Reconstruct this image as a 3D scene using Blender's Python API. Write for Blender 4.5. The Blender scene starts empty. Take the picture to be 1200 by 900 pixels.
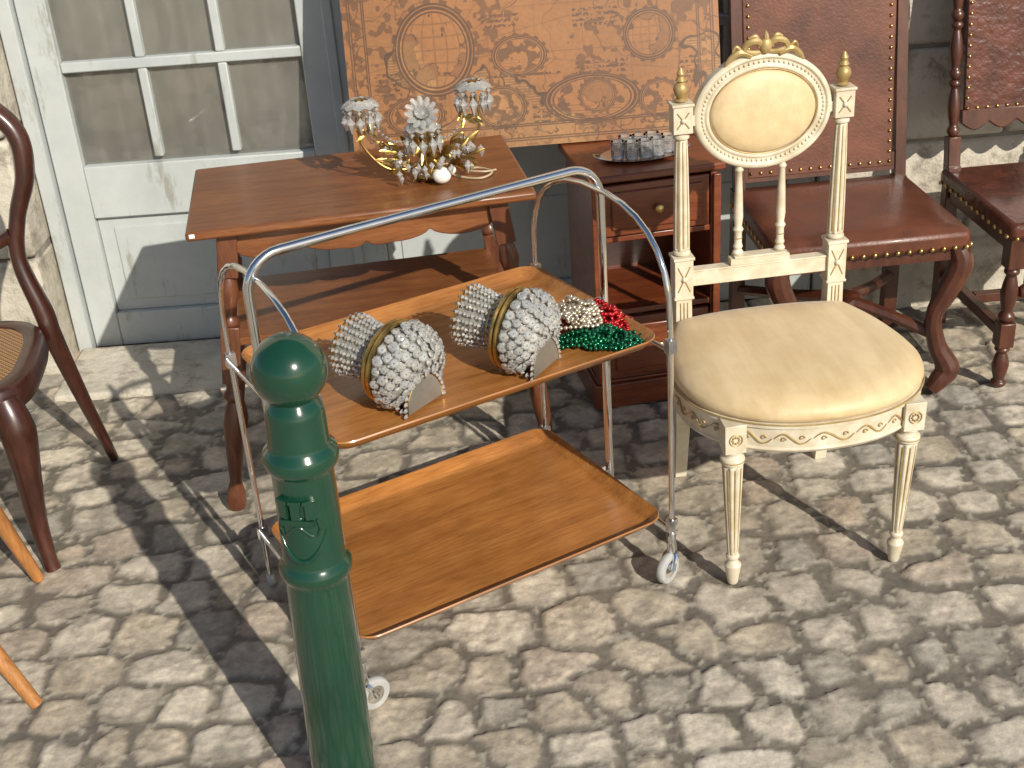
import bpy, math, random
import numpy as np
from mathutils import Vector, Matrix, Euler
random.seed(7)
rad=math.radians
scene=bpy.context.scene
# ------------------------------------------------------------------ helpers
def new_mat(name):
    m=bpy.data.materials.new(name); m.use_nodes=True
    nt=m.node_tree; b=nt.nodes['Principled BSDF']
    return m,nt,b
def ramp(nt,fac,stops):
    r=nt.nodes.new('ShaderNodeValToRGB')
    els=r.color_ramp.elements
    while len(els)<len(stops): els.new(.5)
    for e,(p,c) in zip(els,stops):
        e.position=p; e.color=(*c,1)
    nt.links.new(fac,r.inputs[0]); return r.outputs[0]
def noise(nt,scale,detail=5,stretch=(1,1,1),rough=.6,coord='Object',dist=0):
    tc=nt.nodes.new('ShaderNodeTexCoord'); mp=nt.nodes.new('ShaderNodeMapping')
    mp.inputs['Scale'].default_value=stretch
    nt.links.new(tc.outputs[coord],mp.inputs[0])
    n=nt.nodes.new('ShaderNodeTexNoise'); n.inputs['Scale'].default_value=scale
    n.inputs['Detail'].default_value=detail; n.inputs['Roughness'].default_value=rough
    n.inputs['Distortion'].default_value=dist
    nt.links.new(mp.outputs[0],n.inputs['Vector']); return n.outputs['Fac']
def mul(nt,a,b,f=1.0,mode='MULTIPLY'):
    m=nt.nodes.new('ShaderNodeMix'); m.data_type='RGBA'; m.blend_type=mode
    m.inputs[0].default_value=f
    nt.links.new(a,m.inputs[6]); nt.links.new(b,m.inputs[7]); return m.outputs[2]
def bump(nt,b,h,strength=.3,dist=.002):
    n=nt.nodes.new('ShaderNodeBump'); n.inputs['Strength'].default_value=strength
    n.inputs['Distance'].default_value=dist
    nt.links.new(h,n.inputs['Height']); nt.links.new(n.outputs[0],b.inputs['Normal'])
def simple(name,c1,c2,rough=.5,metal=0,scale=8,bs=.1,bd=.001,bscale=60,coat=0,stretch=(1,1,1),rvar=.1):
    m,nt,b=new_mat(name)
    n=noise(nt,scale,3,stretch)
    col=ramp(nt,n,[(.3,c1),(.7,c2)])
    nt.links.new(col,b.inputs['Base Color'])
    b.inputs['Metallic'].default_value=metal
    if rvar>0:
        mr=nt.nodes.new('ShaderNodeMapRange'); mr.inputs[3].default_value=max(.02,rough-rvar); mr.inputs[4].default_value=rough+rvar
        nt.links.new(n,mr.inputs[0]); nt.links.new(mr.outputs[0],b.inputs['Roughness'])
    else: b.inputs['Roughness'].default_value=rough
    b.inputs['Coat Weight'].default_value=coat
    b.inputs['Coat Roughness'].default_value=.12
    if bs>0: bump(nt,b,noise(nt,bscale,2,stretch),bs,bd)
    return m
def wood(name,c1,c2,c3,stretch=(1.2,14,14),rough=.35,coat=.25,scale=3.0,bs=.15):
    m,nt,b=new_mat(name)
    n=noise(nt,scale,5,stretch,.65,dist=.6)
    col=ramp(nt,n,[(.25,c1),(.5,c2),(.78,c3)])
    fn=noise(nt,scale*6,2,stretch,.7)
    fine=ramp(nt,fn,[(.3,(.72,.68,.64)),(.6,(1,1,1))])
    pnz=noise(nt,5,3)
    patch=ramp(nt,pnz,[(.3,(.76,.73,.70)),(.7,(1.12,1.1,1.05))])
    c=mul(nt,col,fine); c=mul(nt,c,patch)
    nt.links.new(c,b.inputs['Base Color'])
    mr=nt.nodes.new('ShaderNodeMapRange'); mr.inputs[3].default_value=rough-.10; mr.inputs[4].default_value=rough+.18
    nt.links.new(pnz,mr.inputs[0]); nt.links.new(mr.outputs[0],b.inputs['Roughness'])
    b.inputs['Coat Weight'].default_value=coat; b.inputs['Coat Roughness'].default_value=.2
    bump(nt,b,fn,bs,.0008)
    return m

class MB:
    def __init__(s): s.v=[]; s.f=[]; s.flat=[]
    def add(s,vs,fs,M=None):
        o=len(s.v)
        if M is not None: vs=[M@Vector(v) for v in vs]
        s.v.extend([tuple(v) for v in vs]); s.f.extend([tuple(i+o for i in f) for f in fs]); return s
    def box(s,c,d,M=None,rz=0,taper=1.0):
        x,y,z=[k/2 for k in d]; vs=[]
        for zz in(-z,z):
            t=taper if zz<0 else 1
            for a,b in((-x,-y),(x,-y),(x,y),(-x,y)): vs.append((a*t,b*t,zz))
        T=Matrix.Translation(c)@Matrix.Rotation(rz,4,'Z')
        if M is not None: T=M@T
        return s.add(vs,[(0,3,2,1),(4,5,6,7),(0,1,5,4),(1,2,6,5),(2,3,7,6),(3,0,4,7)],T)
    def lathe(s,prof,n=24,M=None,flute=0,fd=.1):
        vs=[];fs=[]
        for r,z in prof:
            for i in range(n):
                a=2*math.pi*i/n
                rr=r*(1-fd*(.5+.5*math.cos(flute*a))) if flute else r
                vs.append((rr*math.cos(a),rr*math.sin(a),z))
        for k in range(len(prof)-1):
            for i in range(n):
                j=(i+1)%n; fs.append((k*n+i,k*n+j,(k+1)*n+j,(k+1)*n+i))
        fs.append(tuple(range(n-1,-1,-1))); fs.append(tuple((len(prof)-1)*n+i for i in range(n)))
        return s.add(vs,fs,M)
    def tube(s,pts,r,n=10,M=None,closed=False,flatten=1.0):
        P=[Vector(p) for p in pts]; N=len(P)
        R=r if isinstance(r,(list,tuple)) else [r]*N
        if len(R)!=N: R=list(np.interp(np.linspace(0,1,N),np.linspace(0,1,len(R)),R))
        T=[]
        for i in range(N):
            if closed: t=P[(i+1)%N]-P[(i-1)%N]
            else: t=P[min(i+1,N-1)]-P[max(i-1,0)]
            T.append(t.normalized())
        ref=Vector((0,0,1)) if abs(T[0].z)<.9 else Vector((0,1,0))
        u=(ref-T[0]*ref.dot(T[0])).normalized(); vs=[];fs=[]
        for i in range(N):
            u=(u-T[i]*u.dot(T[i])).normalized(); w=T[i].cross(u)
            for k in range(n):
                a=2*math.pi*k/n; vs.append(P[i]+u*(math.cos(a)*R[i])+w*(math.sin(a)*R[i]*flatten))
        for i in range(N if closed else N-1):
            i2=(i+1)%N
            for k in range(n):
                k2=(k+1)%n; fs.append((i*n+k,i*n+k2,i2*n+k2,i2*n+k))
        if not closed: fs.append(tuple(range(n-1,-1,-1))); fs.append(tuple((N-1)*n+k for k in range(n)))
        return s.add(vs,fs,M)
    def sphere(s,c,r,n=10,m=6,sc=(1,1,1)):
        prof=[(max(r*math.sin(math.pi*k/m),r*.02),-r*math.cos(math.pi*k/m)) for k in range(m+1)]
        M=Matrix.Translation(c)@Matrix.Diagonal((*sc,1))
        return s.lathe(prof,n,M)
    def gem(s,c,r,h,n=6,M=None,rot=0):
        vs=[(0,0,-h/2)]+[(r*math.cos(2*math.pi*i/n+rot),r*math.sin(2*math.pi*i/n+rot),h*.12) for i in range(n)]+[(0,0,h/2)]
        fs=[(0,1+(i+1)%n,1+i) for i in range(n)]+[(n+1,1+i,1+(i+1)%n) for i in range(n)]
        T=Matrix.Translation(c)
        if M is not None:T=M@T
        return s.add(vs,fs,T)
    def prism(s,out,t,M=None):   # outline in XZ plane, thickness along y
        n=len(out); vs=[(x,-t/2,z) for x,z in out]+[(x,t/2,z) for x,z in out]
        fs=[tuple(range(n)),tuple(range(2*n-1,n-1,-1))]+[(i,i+n,(i+1)%n+n,(i+1)%n) for i in range(n)]
        return s.add(vs,fs,M)
    def obj(s,name,mat,parent=None,bevel=0,ang=40,smooth=True,sub=0):
        me=bpy.data.meshes.new(name); me.from_pydata(s.v,[],s.f); me.update()
        ob=bpy.data.objects.new(name,me); scene.collection.objects.link(ob)
        if smooth:
            me.polygons.foreach_set('use_smooth',[True]*len(me.polygons)); me.set_sharp_from_angle(angle=rad(ang))
        me.materials.append(mat)
        if bevel:
            b=ob.modifiers.new('b','BEVEL'); b.width=bevel; b.segments=2; b.limit_method='ANGLE'; b.angle_limit=rad(35)
        if sub:
            b=ob.modifiers.new('s','SUBSURF'); b.levels=sub; b.render_levels=sub
        if parent: ob.parent=parent
        return ob
def empty(name,loc=(0,0,0),rz=0):
    e=bpy.data.objects.new(name,None); scene.collection.objects.link(e); e.location=loc; e.rotation_euler=(0,0,rz); e.empty_display_size=.1; return e
def cr(pts,n=8,closed=False):
    P=[Vector(p) for p in pts]; out=[]; N=len(P)
    for i in range(N if closed else N-1):
        if closed: a,b,c,d=P[i-1],P[i],P[(i+1)%N],P[(i+2)%N]
        else: a,b,c,d=P[max(i-1,0)],P[i],P[i+1],P[min(i+2,N-1)]
        for k in range(n):
            t=k/n; out.append(.5*((2*b)+(c-a)*t+(2*a-5*b+4*c-d)*t*t+(3*b-a-3*c+d)*t**3))
    if not closed: out.append(P[-1])
    return out
T=Matrix.Translation
def RX(a): return Matrix.Rotation(a,4,'X')
def RY(a): return Matrix.Rotation(a,4,'Y')
def RZ(a): return Matrix.Rotation(a,4,'Z')
def align(a,b):
    a=Vector(a);b=Vector(b); d=(b-a); return T(a)@d.to_track_quat('Z','Y').to_matrix().to_4x4()

# ------------------------------------------------------------------ materials
teak=wood('teak_veneer',(.30,.118,.030),(.43,.18,.048),(.51,.24,.075),(1.0,12,12),.25,.4,2.6,.08)
walnut=wood('table_wood',(.14,.050,.016),(.225,.082,.027),(.30,.125,.045),(1.3,12,12),.34,.3)
walnut_v=wood('table_leg_wood',(.08,.026,.012),(.14,.046,.019),(.20,.074,.032),(10,10,1.5),.36,.3)
mahog=wood('mahogany',(.12,.027,.010),(.20,.050,.017),(.28,.082,.028),(1.5,10,10),.33,.35)
darkred=wood('dark_rosewood',(.022,.008,.005),(.052,.015,.009),(.092,.028,.016),(6,6,1.5),.3,.45)
darkoak=wood('dark_oak',(.040,.013,.008),(.088,.026,.013),(.135,.045,.022),(6,6,1.5),.35,.35)
lightwood=wood('light_beech',(.36,.15,.045),(.48,.22,.07),(.55,.28,.11),(10,10,1.2),.38,.2)
leather=simple('brown_leather',(.065,.020,.010),(.165,.050,.023),.42,0,7,.5,.0015,120,.05)
leather2=simple('embossed_leather',(.050,.015,.010),(.13,.035,.019),.36,0,16,.8,.004,45,.1)
brass=simple('brass',(.55,.36,.12),(.75,.55,.22),.3,1,20,0)
gilt=simple('gilt_metal',(.34,.22,.06),(.66,.46,.17),.32,1,40,.3,.001,80)
giltpaint=simple('gilt_paint',(.33,.22,.08),(.52,.38,.17),.45,.35,30,.2,.001,90)
chrome=simple('chrome',(.72,.73,.74),(.82,.82,.83),.09,1,30,0,.0004,40,0,(1,1,1),.05)
creampaint=simple('cream_paint',(.54,.46,.32),(.74,.68,.54),.42,0,22,.3,.0008,70,.1)
rubber=simple('grey_rubber',(.34,.34,.33),(.48,.48,.46),.5,0,20,0)
green=simple('green_gloss_paint',(.004,.034,.018),(.009,.056,.031),.16,0,5,.4,.003,16,.5,(1,1,1),.05)
def doorp():
    m,nt,b=new_mat('weathered_door_paint')
    n=noise(nt,3,5,rough=.7); c=ramp(nt,n,[(.3,(.40,.43,.43)),(.7,(.52,.55,.54))])
    d=ramp(nt,noise(nt,18,5,(1,1,.25),.75),[(.30,(.60,.56,.48)),(.42,(1,1,1))])
    nt.links.new(mul(nt,c,d,.8),b.inputs['Base Color']); b.inputs['Roughness'].default_value=.5
    bump(nt,b,noise(nt,50,3,(1,1,.3)),.3,.0015); return m
doorpaint=doorp()
silver=simple('silver',(.6,.6,.58),(.8,.8,.78),.2,1,25,0)
def silk():
    m,nt,b=new_mat('pale_gold_silk')
    c=ramp(nt,noise(nt,6,4),[(.3,(.64,.47,.25)),(.7,(.74,.59,.36))])
    st=ramp(nt,noise(nt,30,3,(1,.15,1)),[(.35,(.90,.88,.84)),(.65,(1.03,1.03,1.02))])
    nt.links.new(mul(nt,c,st),b.inputs['Base Color']); b.inputs['Roughness'].default_value=.5
    b.inputs['Sheen Weight'].default_value=.15
    bump(nt,b,noise(nt,9,4),.35,.008); return m
silkm=silk()
def cane():
    m,nt,b=new_mat('woven_cane')
    tc=nt.nodes.new('ShaderNodeTexCoord'); ch=nt.nodes.new('ShaderNodeTexChecker'); ch.inputs['Scale'].default_value=140
    ch.inputs[1].default_value=(.42,.24,.10,1); ch.inputs[2].default_value=(.16,.075,.03,1)
    nt.links.new(tc.outputs['Object'],ch.inputs[0]); nt.links.new(ch.outputs[0],b.inputs['Base Color']); b.inputs['Roughness'].default_value=.5
    bump(nt,b,ch.outputs[1],.5,.002); return m
canem=cane()
def glassmix(name,tfac,gfac,dcol,grough=.03,fres=.35,var=.75):
    m=bpy.data.materials.new(name); m.use_nodes=True; nt=m.node_tree; nt.nodes.clear()
    o=nt.nodes.new('ShaderNodeOutputMaterial'); tr=nt.nodes.new('ShaderNodeBsdfTransparent'); g=nt.nodes.new('ShaderNodeBsdfGlossy'); d=nt.nodes.new('ShaderNodeBsdfDiffuse')
    g.inputs['Roughness'].default_value=grough; tr.inputs[0].default_value=(.97,.97,.96,1)
    c=ramp(nt,noise(nt,14,3),[(.3,tuple(k*var for k in dcol)),(.7,dcol)]); nt.links.new(c,d.inputs[0])
    m1=nt.nodes.new('ShaderNodeMixShader'); m1.inputs[0].default_value=tfac; nt.links.new(d.outputs[0],m1.inputs[1]); nt.links.new(tr.outputs[0],m1.inputs[2])
    lw=nt.nodes.new('ShaderNodeLayerWeight'); lw.inputs[0].default_value=fres
    ma=nt.nodes.new('ShaderNodeMath'); ma.operation='ADD'; ma.inputs[1].default_value=gfac; ma.use_clamp=True
    nt.links.new(lw.outputs['Fresnel'],ma.inputs[0])
    m2=nt.nodes.new('ShaderNodeMixShader'); nt.links.new(ma.outputs[0],m2.inputs[0]); nt.links.new(m1.outputs[0],m2.inputs[1]); nt.links.new(g.outputs[0],m2.inputs[2])
    nt.links.new(m2.outputs[0],o.inputs[0]); return m
crystalm=glassmix('cut_crystal',.62,.20,(.90,.89,.84),.04,.35)
paneglass=glassmix('dusty_glass',.74,.05,(.58,.57,.51))
drinkglass=glassmix('drinking_glass',.72,.12,(.8,.8,.78))
mirror=simple('bevelled_glass_plate',(.26,.25,.21),(.44,.42,.37),.2,.5,12,0)
# ------------------------------------------------------------------ numpy noise
rg=np.random.default_rng(3)
tab=rg.random((256,256))
def vn(x,y,sc,seed=0):
    x=x*sc+seed*17.3; y=y*sc+seed*31.7
    xi=np.floor(x).astype(int); yi=np.floor(y).astype(int); fx=x-xi; fy=y-yi
    fx=fx*fx*(3-2*fx); fy=fy*fy*(3-2*fy)
    g=lambda a,b: tab[a&255,b&255]
    return (g(xi,yi)*(1-fx)+g(xi+1,yi)*fx)*(1-fy)+(g(xi,yi+1)*(1-fx)+g(xi+1,yi+1)*fx)*fy
def fbm(x,y,sc,o=4,seed=0):
    s=0;a=.5;t=0
    for k in range(o): s=s+a*vn(x,y,sc*2**k,seed+k*5); t+=a; a*=.5
    return s/t
def grid_obj(name,X,Y,Z,col,mat):
    ny,nx=X.shape; co=np.stack([X,Y,Z],-1).reshape(-1,3)
    idx=np.arange(nx*ny).reshape(ny,nx)
    q=np.stack([idx[:-1,:-1],idx[:-1,1:],idx[1:,1:],idx[1:,:-1]],-1).reshape(-1,4)
    me=bpy.data.meshes.new(name); me.vertices.add(len(co)); me.vertices.foreach_set('co',co.ravel().astype(np.float32))
    me.loops.add(q.size); me.loops.foreach_set('vertex_index',q.ravel().astype(np.int32))
    me.polygons.add(len(q)); me.polygons.foreach_set('loop_start',np.arange(0,q.size,4,dtype=np.int32))
    me.update(calc_edges=True); me.polygons.foreach_set('use_smooth',[True]*len(q))
    a=me.color_attributes.new('col','FLOAT_COLOR','POINT'); c=np.concatenate([col.reshape(-1,3),np.ones((len(co),1))],1)
    a.data.foreach_set('color',c.ravel().astype(np.float32))
    ob=bpy.data.objects.new(name,me); scene.collection.objects.link(ob); me.materials.append(mat); return ob
def attr_mat(name,rough,bs,bd,bscale,varscale=40,coat=0,lo=.72):
    m,nt,b=new_mat(name)
    at=nt.nodes.new('ShaderNodeAttribute'); at.attribute_name='col'
    v=ramp(nt,noise(nt,varscale,4,rough=.7),[(.25,(lo,lo,lo+.01)),(.75,(1.16,1.14,1.12))])
    nt.links.new(mul(nt,at.outputs['Color'],v),b.inputs['Base Color'])
    b.inputs['Roughness'].default_value=rough; b.inputs['Coat Weight'].default_value=coat
    bump(nt,b,noise(nt,bscale,4,rough=.75),bs,bd); return m
# ------------------------------------------------------------------ ground
def lerp(a,b,t): return a+(b-a)*t
def sst(a,b,x):
    t=np.clip((x-a)/(b-a),0,1); return t*t*(3-2*t)
xs=np.arange(-2.5,2.8,.0062); ys=np.arange(.95,3.70,.0062)
X,Y=np.meshgrid(xs,ys)
ca,sa=math.cos(rad(4)),math.sin(rad(4))
Xr=X*ca+Y*sa+.05*(vn(X,Y,3.1,1)-.5)+.014*(vn(X,Y,11,2)-.5); Yr=-X*sa+Y*ca+.07*(vn(X,Y,1.7,4)-.5)+.014*(vn(X,Y,12,6)-.5)
cx,cy=.134,.120
J=np.floor(Yr/cy).astype(int)
F1=np.full(X.shape,9.);F2=F1.copy();ID=np.zeros(X.shape);DX=np.zeros(X.shape);DY=np.zeros(X.shape)
for dj in(-1,0,1):
    j=J+dj; rowoff=tab[(j*7)&255,9]
    wid=cx*(.78+.5*tab[(j*3)&255,77])
    I=np.floor(Xr/wid-rowoff).astype(int)
    for di in(-2,-1,0,1,2):
        i=I+di
        r1=tab[(i*13+j*5)&255,(j*11+i*3)&255]; r2=tab[(i*5+91)&255,(j*17+i)&255]; r3=tab[(i*19+j)&255,(j*23+i*7)&255]
        px=(i+rowoff+.5+(r1-.5)*.66)*wid; py=(j+.5+(r2-.5)*.34)*cy
        dx=Xr-px; dy=Yr-py
        tw_=(r1+r2-1)*.5; dxx=dx*np.cos(tw_)+dy*np.sin(tw_); dyy=-dx*np.sin(tw_)+dy*np.cos(tw_)
        d=(np.abs(dxx*.88)**4.2+np.abs(dyy*1.04)**4.2)**(1/4.2)-(r3-.5)*.016
        m=d<F1; F2=np.where(m,F1,np.minimum(F2,d)); F1=np.where(m,d,F1); ID=np.where(m,r3,ID); DX=np.where(m,dx,DX);DY=np.where(m,dy,DY)
E=(F2-F1)/2+.009*(fbm(X,Y,30,3,8)-.5)
wj=.0035+.0085*fbm(X,Y,1.3,2,3)
S=sst(wj,wj+.0055,E)
id2=(ID*37.7)%1; id3=(ID*91.3)%1; id4=(ID*53.1)%1
N1=fbm(X,Y,22,4,2); N2=fbm(X,Y,2.2,3,6); N3=fbm(X,Y,70,3,9); N4=fbm(X,Y,34,4,19)
H=S*(.0032+.0030*id2)+S*((id3-.5)*.028*DX+(id4-.5)*.028*DY)+S*.0036*(N1-.5)+.0024*(N3-.5)+.006*(fbm(X,Y,1.1,2,1)-.5)
H=H-S*.0022*sst(.56,.60,N4)
warm=np.array([.565,.49,.375]);grey=np.array([.43,.405,.345]);pale=np.array([.68,.615,.505]);pink=np.array([.50,.39,.30])
w=id3[...,None]
col=lerp(grey,warm,np.clip(w*1.5,0,1)); col=lerp(col,pale,(id4[...,None]>.62)*.75); col=lerp(col,pink,(id2[...,None]>.92)*.5)
col=col*(.56+.80*N1[...,None])*(.78+.40*N2[...,None])
joint=lerp(np.array([.12,.108,.088]),np.array([.27,.24,.19]),fbm(X,Y,9,4,4)[...,None])
dirt=np.clip((N4-.54)*6,0,1)[...,None]*.38
col=lerp(col,joint*1.35,dirt)
edge=(1-sst(.003,.014,E-wj))[...,None]*S[...,None]*.22
col=col*(1-edge)
col=lerp(joint,col,S[...,None])
frag=(sst(.62,.68,fbm(X,Y,60,2,14))*(1-S))[...,None]
col=lerp(col,np.array([.46,.42,.34]),frag*.8); H=H+.0025*frag[...,0]
H=H-.006
cobm=attr_mat('cobble_stone',.8,.6,.0025,120,55,0,.62)
grid_obj('cobblestone_pavement',X,Y,H,col,cobm)
gm,nt,b=new_mat('street_ground')
vo=nt.nodes.new('ShaderNodeTexVoronoi'); vo.feature='DISTANCE_TO_EDGE'; vo.inputs['Scale'].default_value=8
tc=nt.nodes.new('ShaderNodeTexCoord'); nt.links.new(tc.outputs['Object'],vo.inputs['Vector'])
c=ramp(nt,vo.outputs[0],[(.02,(.17,.15,.12)),(.1,(.47,.42,.33))]); c=mul(nt,c,ramp(nt,noise(nt,12,5),[(.3,(.7,.7,.7)),(.7,(1.1,1.1,1.05))]))
nt.links.new(c,b.inputs['Base Color']); b.inputs['Roughness'].default_value=.85; bump(nt,b,vo.outputs[0],.5,.01)
MB().add([(-60,-60,-.03),(60,-60,-.03),(60,60,-.03),(-60,60,-.03)],[(0,1,2,3)]).obj('street_ground',gm,smooth=False)

# ------------------------------------------------------------------ building
bl=empty('stone_building')
stone_m,nt,b=new_mat('limestone')
n1=noise(nt,3.5,6,rough=.7); c=ramp(nt,n1,[(.3,(.36,.33,.26)),(.5,(.57,.52,.43)),(.72,(.68,.63,.53))])
st=ramp(nt,noise(nt,11,5,rough=.75),[(.34,(.45,.43,.40)),(.47,(1,1,1))])
c=mul(nt,c,st,.8); nt.links.new(c,b.inputs['Base Color']); b.inputs['Roughness'].default_value=.85
bump(nt,b,noise(nt,24,6,rough=.7),.8,.012)
mort=simple('mortar',(.20,.18,.15),(.33,.30,.25),.9,0,20,.5,.004,60)
def ashlar(mb,x0,x1,z0,z1,yf,rowh=.27,bw=.42,depth=.2):
    z=z0
    while z<z1-.01:
        h=min(rowh*random.uniform(.85,1.15),z1-z); x=x0-(random.random()*.3)
        while x<x1:
            wd=bw*random.uniform(.7,1.3); a=max(x,x0);bb=min(x+wd,x1)
            if bb-a>.04:
                o=random.uniform(-.006,.006)
                mb.box(((a+bb)/2,yf+depth/2+o,z+h/2),(bb-a-.012,depth,h-.012))
            x+=wd
        z+=h
mb=MB(); ashlar(mb,1.0,3.2,-.02,3.4,3.60); ashlar(mb,-3.2,-1.345,-.02,3.4,3.46,.34,.6,.4); ashlar(mb,-1.345,1.0,2.45,3.4,3.56,.3,.5)
mb.box((1.30,3.55,.07),(.55,.12,.20)).box((2.2,3.56,.06),(1.2,.1,.18))
mb.obj('stone_blocks',stone_m,bl,bevel=.012)
mb=MB(); mb.box((2.1,3.75,1.6),(2.18,.27,3.5)); mb.box((-2.28,3.72,1.6),(1.85,.44,3.5)); mb.box((-.17,3.78,2.9),(2.33,.36,.96)); mb.obj('mortar_core',mort,bl)
mb=MB(); mb.box((-1.02,3.44,-.014),(.63,.33,.055)).box((-.38,3.445,-.017),(.62,.32,.055)).box((.35,3.44,-.015),(.80,.33,.055)); mb.obj('threshold_step',stone_m,bl,bevel=.012)
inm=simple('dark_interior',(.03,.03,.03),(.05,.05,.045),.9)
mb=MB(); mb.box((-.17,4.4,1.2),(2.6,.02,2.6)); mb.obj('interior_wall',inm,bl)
dr=MB(); pn=MB()
yd=3.63
def leaf(x0,x1,panes,ztop=2.42):
    sw=.085
    L=x0+.003;R=x1-.003
    dr.box(((L+L+sw)/2,yd+.02,ztop/2),(sw,.045,ztop)); dr.box(((R-sw+R)/2,yd+.02,ztop/2),(sw,.045,ztop))
    il,ir=L+sw,R-sw
    dr.box(((il+ir)/2,yd+.02,.50),(ir-il-.001,.044,.16))
    dr.box(((il+ir)/2,yd+.02,.055),(ir-il-.001,.044,.11))
    dr.box(((il+ir)/2,yd+.028,.265),(ir-il-.001,.02,.31))
    dr.box(((il+ir)/2,yd+.022,.265),(ir-il-.09,.016,.24))
    dr.box(((il+ir)/2,yd+.02,ztop-.05),(ir-il-.001,.044,.1))
    z0,z1=.58,ztop-.1; rows=6; ph=(z1-z0)/rows; pw=(ir-il)/panes
    for k in range(1,rows): dr.box(((il+ir)/2,yd+.018,z0+k*ph),(ir-il-.001,.034,.030))
    for k in range(1,panes):
        for q in range(rows):
            dr.box((il+k*pw,yd+.0185,z0+(q+.5)*ph),(.026,.033,ph-.031))
    pn.add([(il,yd+.027,z0),(ir,yd+.027,z0),(ir,yd+.027,z1),(il,yd+.027,z1)],[(0,1,2,3)])
leaf(-1.30,-.44,3); leaf(-.44,.42,3); leaf(.42,.96,2)
dr.box((-1.3225,yd+.02,1.22),(.044,.10,2.45)); dr.box((.98,yd+.02,1.22),(.036,.10,2.45)); dr.box((-.17,yd+.02,2.435),(2.26,.09,.03))
dr.box((-.44,yd-.006,1.2),(.03,.012,2.38))
dr.obj('door_leaves',doorpaint,bl,bevel=.004); pn.obj('door_glass',paneglass,bl,smooth=False)
curm=simple('linen_curtain',(.60,.55,.43),(.78,.73,.61),.9,0,2,.3,.003,60)
vs=[];fs=[];nx=300
for i in range(nx):
    x=-1.32+2.32*i/(nx-1); y=yd+.095+.034*math.sin(x*34+2*math.sin(x*5))+.012*math.sin(x*83)
    vs+= [(x,y,.5),(x,y+.01,2.4)]
for i in range(nx-1): fs.append((2*i,2*i+2,2*i+3,2*i+1))
MB().add(vs,fs).obj('curtain',curm,bl,ang=80)

# ------------------------------------------------------------------ bollard
bo=empty('street_bollard',(-.336,1.62,0),rad(-12)); bo.rotation_euler=(0,rad(1.4),rad(-12))
mb=MB()
ballc=.858; br=.0552
prof=[(.066,-.01),(.066,.05),(.056,.07),(.0535,.10),(.0525,.3),(.0495,.500),(.0505,.507),(.0555,.513),(.057,.521),(.0555,.529),(.0505,.535),(.0475,.541),(.0465,.693),(.048,.700),(.054,.706),(.0565,.714),(.0565,.722),(.054,.730),(.048,.736),(.045,.744),(.0438,.790),(.041,.803),(.036,.809)]
for k in range(3,25):
    a=math.pi*k/24
    if ballc-br*math.cos(a)>.812: prof.append((max(br*math.sin(a),.0008),ballc-br*math.cos(a)))
mb.lathe(prof,56); mb.obj('post',green,bo,ang=50)
mb=MB()
def onr(a,z,r=.0478): return (r*math.sin(a),-r*math.cos(a),z)
mb.tube([onr(t,.557+.040*((t)/.8)**2) for t in np.linspace(-.9,.9,22)],[.0008,.0040,.0052,.0040,.0008],8)
for a in(-.42,0,.42):
    mb.box(onr(a,.648),(.014,.010,.026),rz=a); mb.box(onr(a,.664),(.020,.011,.006),rz=a)
mb.box(onr(0,.628),(.052,.006,.010)); 
for a in(-.62,.62): mb.tube([onr(a,.632),onr(a*1.15,.614),onr(a*.9,.600)],[.003,.0042,.0015],8)
mb.tube([onr(t,.612+.008*math.cos(t*7)) for t in np.linspace(-.45,.45,16)],.0032,8)
mb.obj('relief_emblem',green,bo,bevel=.001)

# ------------------------------------------------------------------ serving trolley
tr=empty('serving_trolley',(-.124,2.258,0),rad(29))
def rrect(hx,hy,r,n=7):
    out=[]
    for (cx_,cy_,a0) in((hx-r,hy-r,0),(-hx+r,hy-r,90),(-hx+r,-hy+r,180),(hx-r,-hy+r,270)):
        for k in range(n+1):
            a=rad(a0+90*k/n); out.append((cx_+r*math.cos(a),cy_+r*math.sin(a)))
    return out
def tray(mb,hx,hy,z):
    loops=[]
    for off,zz in((.034,0),(.020,.003),(.002,.022),(0,.0245),(.0015,.027),(.004,.026),(.022,.0085),(.030,.0045),(.038,.004)):
        loops.append([(x,y,z+zz) for x,y in rrect(hx-off,hy-off,max(.045-off,.012))])
    n=len(loops[0]); vs=[p for l in loops for p in l]; fs=[]
    for k in range(len(loops)-1):
        for i in range(n): j=(i+1)%n; fs.append((k*n+i,k*n+j,(k+1)*n+j,(k+1)*n+i))
    fs.append(tuple(range(n-1,-1,-1))); fs.append(tuple((len(loops)-1)*n+i for i in range(n)))
    mb.add(vs,fs)
mb=MB(); tray(mb,.352,.245,.550); mb.obj('upper_tray',teak,tr,ang=50)
mb=MB(); tray(mb,.356,.245,.130); mb.obj('lower_tray',teak,tr,ang=50)
mb=MB()
hx=.378
pts=[(-hx,0,.12),(-hx,0,.3),(-hx,0,.6),(-hx,0,.78)]
for k in range(1,9):
    a=rad(180-90*k/8); pts.append((-hx+.07+.07*math.cos(a),0,.785+.07*math.sin(a)))
pts+=[(-.15,0,.857),(.15,0,.859)]
for k in range(0,9):
    a=rad(90-90*k/8); pts.append((hx-.07+.07*math.cos(a),0,.79+.07*math.sin(a)))
pts+=[(hx,0,.6),(hx,0,.3),(hx,0,.12)]
mb.tube(pts,.0095,14)
mb.obj('push_handle',chrome,tr,ang=60)
mb=MB()
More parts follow.
